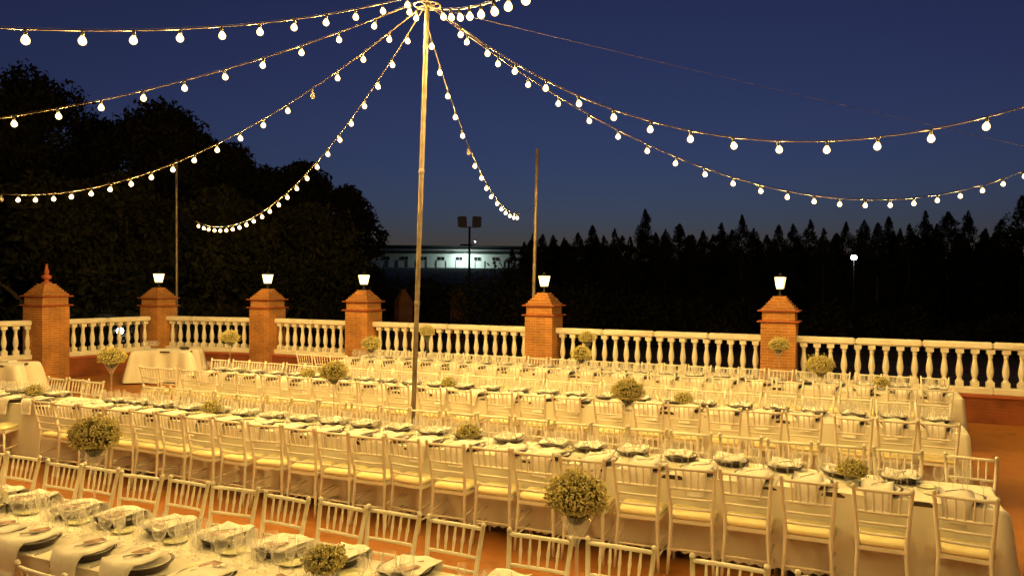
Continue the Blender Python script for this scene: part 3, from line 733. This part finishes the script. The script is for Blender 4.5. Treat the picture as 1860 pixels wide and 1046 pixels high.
def string_light(key):
    E_, sag, off, lift, sp, stretch, dead, label = FIT[key]
    P0 = TOP + Vector((0, 0, lift)); E_ = Vector(E_)
    N = 240; pts = []
    for i in range(N+1):
        t = stretch*i/N; p = P0 + (E_-P0)*t; p.z -= 4*sag*t*(1-t); pts.append(p)
    ENDS[key] = pts[-1]
    root = empty('string_light', P0); tag(root, label, 'string lights', 'strings of bulbs hung from the pole')
    loc = [p-P0 for p in pts]
    obj('cable', MB().tube(loc[::4], .0048, 5).mesh('cable', 'cable'), root)
    obj('support_wire', MB().tube([p+Vector((0, 0, .016)) for i, p in enumerate(loc[::4])], .0018, 4).mesh('support_wire', 'cable'), root)
    acc = 0; nxt = off; cnt = 0
    for i in range(N):
        d = (pts[i+1]-pts[i]).length
        while nxt <= acc+d:
            p = loc[i] + (loc[i+1]-loc[i])*((nxt-acc)/d)
            rot = (random.gauss(0, .10), random.gauss(0, .10), random.uniform(0, 6))
            b = obj('bulb', BULB_OFF if cnt in dead else BULB_ME, root, p+Vector((0, 0, -.040)), rot=rot)
            if cnt in dead: b['label'] = 'unlit bulb'
            else: obj('filament', CORE_ME, b)
            obj('socket', SOCK, b, (0, 0, 0))
            nxt += sp; cnt += 1
        acc += d
for k in FIT: string_light(k)
for k, w in ((2, 'left edge, carrying the second string'), (3, 'left edge, carrying the string with a dead bulb'), (6, 'right edge, carrying the upper string'), (7, 'right edge, carrying the lower string')):
    e = ENDS[k]; light_pole((e.x, e.y, 0), (e.x, e.y, e.z+.12), .03, .028, 'plain pole just outside the ' + w)
# the strings' outer ends are tied to poles; thin ropes reach the two far ones
def rope(a, b, label, r=.004):
    a, b = Vector(a), Vector(b)
    o = obj('stay_wire', MB().tube([(b-a)*k/4 - Vector((0, 0, .03*math.sin(PI*k/4))) for k in range(5)], r, 5).mesh('stay_wire', 'cable'), None, a); tag(o, label, 'wire', 'wires between the poles')
rope(ENDS[4], (-17.80, 16.51, 4.3), 'thin rope tying the hooked light string to the left thin pole', .003)
rope(ENDS[5], (-6.95, 16.77, 4.15), 'thin rope tying the short light string to the far dark pole', .003)
rope(TOP+Vector((0, 0, .02)), (3.6, 16.67, 4.53), 'thin pale wire running from the pole across the empty sky', .0026)

# ------------------------------------------------------------------ trees
def leaf_mesh(centres, radii, n, size, seed, mat, name='crown', flat=.8, hollow=.55):
    r = np.random.default_rng(seed); centres = np.array(centres, float); radii = np.array(radii, float)
    w = radii**2; w /= w.sum(); idx = r.choice(len(centres), n, p=w)
    d = r.normal(size=(n, 3)); d /= np.linalg.norm(d, axis=1)[:, None]
    rad = radii[idx]*(hollow+(1-hollow)*r.random(n)**.6)*(1+.18*r.normal(size=n).clip(-1, 1.4))
    P = centres[idx] + d*rad[:, None]*np.array([1, 1, flat])
    a = r.normal(size=(n, 3)); a /= np.linalg.norm(a, axis=1)[:, None]
    b = np.cross(a, r.normal(size=(n, 3))); b /= np.linalg.norm(b, axis=1)[:, None]
    s = size*(.6+.8*r.random(n))[:, None]
    V = np.stack([P-a*s, P+b*s*.45, P+a*s, P-b*s*.45], 1).reshape(-1, 3)
    return np_mesh(name, V, np.arange(n)[:, None]*4+np.array([0, 1, 2, 3]), mat)
def broad_tree(x, y, h, w, seed, label, n=16000, name='broadleaf_tree'):
    zg = gheight(x, y); t = empty(name, (x, y, zg)); tag(t, label, 'tree', 'dark broadleaf trees beyond the terrace')
    R = random.Random(seed); cs = []; rs = []
    H = h-zg
    for k in range(46):
        u = R.random(); z = H*(.16+.80*u); prof = math.sin(PI*min(1, max(.08, (u*.92+.10))))**.55
        a = R.uniform(0, 2*PI); rr = w*prof*math.sqrt(R.random())*.85
        cs.append((rr*math.cos(a), rr*math.sin(a), z)); rs.append(R.uniform(.15, .27)*w*(1.05-.30*u)+.35)
    cs.append((0, 0, H*.93)); rs.append(.16*w)
    obj('crown', leaf_mesh(cs, rs, n, .125, seed, 'leafA'), t)
    b = MB(); b.tube([(0, 0, -.3), (.05, .02, H*.2), (-.06, .05, H*.45), (.03, 0, H*.7)], [.28, .22, .15, .06], 8)
    obj('trunk', b.mesh('trunk', 'bark'), t)
    for k in range(5):
        c = cs[k*7]; z0 = H*(.18+.09*k)
        obj('limb', MB().tube([(0, 0, z0), (c[0]*.5, c[1]*.5, (z0+c[2])/2+.2), c], [.10, .07, .025], 6).mesh('limb', 'bark'), t)
def at(x, d): p = cam_pt(x, 523, d); return p.x, p.y
BT = [(45, 34, 11.2, 4.6, 'tallest dark broadleaf tree at the left edge'), (-110, 30, 10.4, 4.2, 'dark broadleaf tree cut by the left picture edge'), (290, 36, 10.2, 4.4, 'broad dark tree whose top stands behind the left thin pole'),
      (360, 39, 9.3, 3.6, 'dark tree filling the gap right of the left thin pole'), (485, 41, 8.0, 3.0, 'dark tree above the middle of the hooked string'), (170, 40, 10.2, 3.8, 'dark tree between the two tallest left crowns'), (420, 38, 8.6, 3.6, 'dark tree behind the hooked light string'), (545, 40, 8.3, 3.0, 'dark tree sloping down right of the hooked string'),
      (628, 42, 7.1, 2.2, 'lower dark tree at the right end of the left grove'), (230, 27, 5.6, 3.0, 'low dense tree behind the finial pillar'), (400, 28, 5.2, 3.0, 'low dense tree behind the corner pillar'), (560, 30, 5.0, 2.8, 'low dense tree behind the short balustrade'), (90, 26, 5.6, 3.0, 'low dense tree behind the leftmost balustrade')]
for k, (px, d, h, w, lab) in enumerate(BT):
    x, y = at(px, d); broad_tree(x, y, h, w, 100+k, lab, 30000 if h > 8 else 16000)

def conifer_meshes():
    out = []
    for s in range(8):
        r = np.random.default_rng(300+s); n = 7500
        u = r.random(n)**.80            # 0 bottom, 1 top
        prof = .29*(1-u)**.80 + .004
        a = r.random(n)*2*PI; kb = 90; bz = r.random(kb)*.97; ba = r.random(kb)*2*PI; bl = .55+.75*r.random(kb)
        pick = r.integers(0, kb, n); out_ = r.random(n) < .72; a = np.where(out_, ba[pick]+r.normal(size=n)*.22, a); u = np.where(out_, np.clip(bz[pick]+r.normal(size=n)*.018, 0, 1), u)
        prof = .29*(1-u)**.80 + .004; tier = np.where(out_, bl[pick], .75); lob = 1.0
        rad = prof*tier*lob*(.15+.95*r.random(n)**.7)
        drop = np.where(out_, .028*(rad/np.maximum(prof, 1e-4))*(1-u), 0)
        P = np.stack([rad*np.cos(a), rad*np.sin(a), u*.985 + drop*.6 + .010*r.normal(size=n)*(1-u)], -1)
        sz = (.012+.014*r.random(n))[:, None]*(1-.62*u[:, None])
        dirn = np.stack([np.cos(a)*.8, np.sin(a)*.8, .75+.3*r.normal(size=n)], -1); dirn /= np.linalg.norm(dirn, axis=1)[:, None]
        b = np.cross(dirn, r.normal(size=(n, 3))); b /= np.linalg.norm(b, axis=1)[:, None]
        V = np.stack([P-dirn*sz, P+b*sz*.4, P+dirn*sz*1.3, P-b*sz*.4], 1).reshape(-1, 3)
        out.append(np_mesh('crown', V, np.arange(n)[:, None]*4+np.array([0, 1, 2, 3]), 'leafB'))
    return out
CON = conifer_meshes()
CTR = MB().tube([(0, 0, -.03), (0, 0, .4), (0, 0, .93)], [.018, .011, .002], 6).mesh('trunk', 'bark')
TOPS = [(930, 448), (952, 437), (968, 422), (986, 423), (1008, 440), (1025, 429), (1050, 420), (1076, 407), (1097, 425), (1117, 413), (1145, 428), (1172, 377), (1191, 420), (1209, 414), (1234, 404), (1257, 424), (1277, 416), (1295, 424), (1311, 402), (1330, 415), (1348, 387), (1369, 412), (1393, 424), (1415, 406), (1441, 404), (1472, 396), (1496, 412), (1517, 424), (1537, 400), (1570, 397), (1595, 402), (1614, 391), (1635, 412), (1652, 404), (1681, 380), (1702, 404), (1722, 382), (1759, 380), (1790, 412), (1820, 396), (1857, 352), (1900, 380)]
for k, (px, py) in enumerate(TOPS):
    d = 50 + 7*((k*37) % 10)/10; p = cam_pt(px, py, d); zg = gheight(p.x, p.y); h = p.z-zg
    t = empty('conifer', (p.x, p.y, zg), random.uniform(0, 6)); tag(t, f'dark conifer, {ordinal(k)} from the floodlight mast in the row beyond the balustrade' if k < 40 else ('tall dark conifer cut by the right picture edge' if k == 40 else 'dark conifer mostly outside the right picture edge'), 'tree', 'conifers in the row beyond the balustrade')
    wf = h*random.uniform(.80, 1.25)
    obj('crown', CON[(k*3) % 8], t, scale=(wf, wf, h)); obj('trunk', CTR, t, scale=(h, h, h))

for k in range(22):
    px = 955 + k*41 + random.uniform(-12, 12); py = 428 + random.uniform(-10, 8) - 10*(k > 14); d = 62 + 4*random.random(); p = cam_pt(px, py, d); zg = gheight(p.x, p.y); h = p.z-zg
    t = empty('conifer', (p.x, p.y, zg), random.uniform(0, 6)); tag(t, f'low conifer in the rear row, {ordinal(k)} from the floodlight mast', 'tree', 'conifers in the rear row')
    wf = h*random.uniform(1.1, 1.5); obj('crown', CON[(k*5+2) % 8], t, scale=(wf, wf, h)); obj('trunk', CTR, t, scale=(h, h, h))

def bush(px, d, h, w, seed, label, n=4200):
    x, y = at(px, d); zg = gheight(x, y); t = empty('shrub', (x, y, zg)); tag(t, label, 'shrub', 'dark shrubs outside the balustrade')
    R = random.Random(seed); cs = [(R.uniform(-w, w)*.8, R.uniform(-w, w)*.5, R.uniform(.25, .8)*h) for _ in range(14)]; rs = [R.uniform(.25, .42)*h for _ in cs]
    obj('foliage', leaf_mesh(cs, rs, n, .11, seed, 'leafA', 'foliage'), t)
    obj('stem', MB().tube([(0, 0, -.1), (.1, 0, h*.5)], [.06, .03], 6).mesh('stem', 'bark'), t)
BUSH = [(690, 40, 3.1, 1.6, 'dark shrub at the foot of the left grove'), (782, 40, 2.6, 1.0, 'dark shrub between the two dim far pillars'), (800, 44, 3.2, 1.6, 'taller dark shrub behind the dim far pillars'), (905, 33, 3.1, 2.0, 'dark shrub behind the far floodlight mast foot'), (945, 38, 3.7, 1.8, 'dark shrub behind the thin far pole'),
        (1010, 34, 2.6, 2.2, 'dark shrub right of the thin far pole'), (1130, 36, 2.4, 2.6, 'dark shrub behind the conifer side balustrade'), (1270, 35, 2.2, 2.4, 'dark shrub left of the conifer pillar'), (1480, 34, 2.0, 2.4, 'dark shrub right of the conifer pillar'), (1640, 34, 1.8, 2.4, 'dark shrub below the white floodlight'), (1800, 33, 1.8, 2.4, 'dark shrub at the right picture edge')]
for k, b in enumerate(BUSH): bush(*b[:4], 500+k, b[4])

# ------------------------------------------------------------------ far pillars, mast, building, lamps
for (px, lab) in ((733, 'dim brick far pillar left of the light pole beyond the wall'), (835, 'dim brick far pillar right of the light pole beyond the wall')):
    x, y = at(px, 35); t = empty('far_pillar', (x, y, -.55), YAW+.5); tag(t, lab, 'pillar', 'dim brick pillars beyond the terrace')
    obj('shaft', MB().box((0, 0, 1.0), (.62, .62, 2.0)).mesh('shaft', 'dimbrick'), t)
    obj('cornice', MB().box((0, 0, 2.015), (.68, .68, .03)).mesh('cornice', 'dimbrick'), t)
    for s in range(6): obj('step', MB().box((0, 0, 2.03+.09*(s+.5)), (.58-.085*s, .58-.085*s, .089)).mesh('step', 'dimbrick'), t)
def mast():
    p = cam_pt(853, 405, 70); x, y = p.x, p.y; zg = gheight(x, y); t = empty('floodlight_mast', (x, y, zg), YAW); tag(t, 'unlit floodlight mast with two square heads before the white building', 'mast')
    H = p.z-zg
    obj('column', MB().tube([(0, 0, 0), (0, 0, H-.35)], [.13, .09], 8).mesh('column', 'trim_and_shade'), t)
    obj('crossbar', MB().box((0, 0, H-.38), (1.5, .10, .10)).mesh('crossbar', 'bstrip'), t)
    for sd in (-1, 1):
        h = obj('floodlight_head', MB().bbox((0, 0, .45), (.78, .3, .92), .04).mesh('floodlight_head', 'bstrip'), t, (sd*.62, 0, H-.33), rot=(.25, sd*.12, -sd*.25))
        obj('lens', MB().box((0, -.155, .45), (.66, .012, .78)).mesh('lens', 'lens'), h)
mast()
def building():
    D = 200; c = cam_pt(830, 489, D); t = empty('white_building', (c.x, c.y, c.z), YAW); tag(t, 'long low white building on the slope behind the floodlight mast', 'building')
    px = D/1440.0
    def bx(nm, xa, xb, ya, yb, dep, off, mat, par=None):
        o = obj(nm, MB().box((((xa+xb)/2-830)*px, off+dep/2, (489-(ya+yb)/2)*px), ((xb-xa)*px, dep, (yb-ya)*px)).mesh(nm, mat), par or t); return o
    bx('wall', 600, 1120, 461, 520, 8, 0, 'bwall')
    bx('eave_shade', 596, 1124, 457, 461.3, 9.5, -1.0, 'trim_and_shade'); bx('flashing', 596, 1124, 453, 456.5, 9.0, -.6, 'bstrip'); bx('roof', 600, 1120, 446, 453, 8, .2, 'broof')  # the overhang's dark colour paints in the shade band below the flashing
    bx('roof_vent', 835, 858, 443, 446, 3, 1, 'broof')
    for k, x in enumerate((702, 735, 769, 801, 834, 867, 900, 933)):
        w = bx('window', x-6, x+6, 467, 472.6, .1, -.12, 'window')
        bx('sill', x-6.5, x+6.5, 472.6, 473.3, .25, -.25, 'bstrip', w); bx('mullion', x-.3, x+.3, 467, 472.6, .06, -.19, 'bstrip', w)
    for k in range(20):
        x = 705+17.5*k; bx('wall_seam', x-.4, x+.4, 474, 489, .15, -.16, 'trim_and_shade')  # thin dark strips drawn for the seams of the white wall
    l = empty('wall_lamp', c+Vector(rt0)*((846-830)*px)-Vector(fw0)*3.4+Vector((0, 0, 25.6*px)), YAW); tag(l, 'bright greenish white lamp high on the white building', 'lamp')
    obj('bracket', MB().box((0, 1.65, .05), (.08, 3.4, .06)).mesh('bracket', 'trim_and_shade'), l)
    obj('glow_head', MB().lathe([(0, -.16), (.16, -.12), (.2, 0), (.14, .08)], 8).mesh('glow_head', 'wall_lamp'), l); obj('hood', MB().lathe([(.30, .05), (.22, .13), (0, .2)], 8).mesh('hood', 'trim_and_shade'), l)
    r = empty('roof_lamp', c+Vector(rt0)*((862-830)*px)+Vector(fw0)*2+Vector((0, 0, 43*px)), YAW); tag(r, 'tiny white lamp on the roof of the far white building', 'lamp')
    obj('stand', MB().tube([(0, 0, 0), (0, 0, 1.0)], .06, 6).mesh('stand', 'trim_and_shade'), r); obj('glow_head', MB().lathe([(0, .95), (.14, 1.02), (.14, 1.15), (0, 1.22)], 8).mesh('glow_head', 'white_lamp'), r)
building()
def garden_lamp(px, py, d, rad, hgt, mat, label, nm='garden_lamp'):
    p = cam_pt(px, py, d); zg = gheight(p.x, p.y); t = empty(nm, (p.x, p.y, zg)); tag(t, label, 'lamp', 'white lamps in the dark garden')
    H = p.z-zg
    obj('post', MB().tube([(0, 0, 0), (0, 0, H-rad*.9)], [rad*.2, rad*.15], 8).mesh('post', 'iron'), t)
    obj('collar', MB().lathe([(rad*.6, H-rad*1.02), (rad*.66, H-rad*.82), (rad*.5, H-rad*.7)], 10).mesh('collar', 'iron'), t)
    obj('globe', MB().lathe([(0, -rad)]+[(rad*math.cos(a), rad*math.sin(a)) for a in np.linspace(-1.3, 1.3, 7)]+[(0, rad)], 12, (0, 0, H)).mesh('globe', mat), t)
garden_lamp(218, 601, 25, .105, 0, 'white_lamp', 'white globe garden lamp seen between the balusters')
garden_lamp(162, 543, 58, .11, 0, 'white_lamp', 'small distant garden lamp beyond the finial pillar')
garden_lamp(1551, 468, 46, .16, 0, 'white_lamp', 'bright white lamp on a post before the conifers')
garden_lamp(151, 566, 50, .05, 0, 'white_lamp', 'tiny low lamp on the lawn beside the finial pillar')
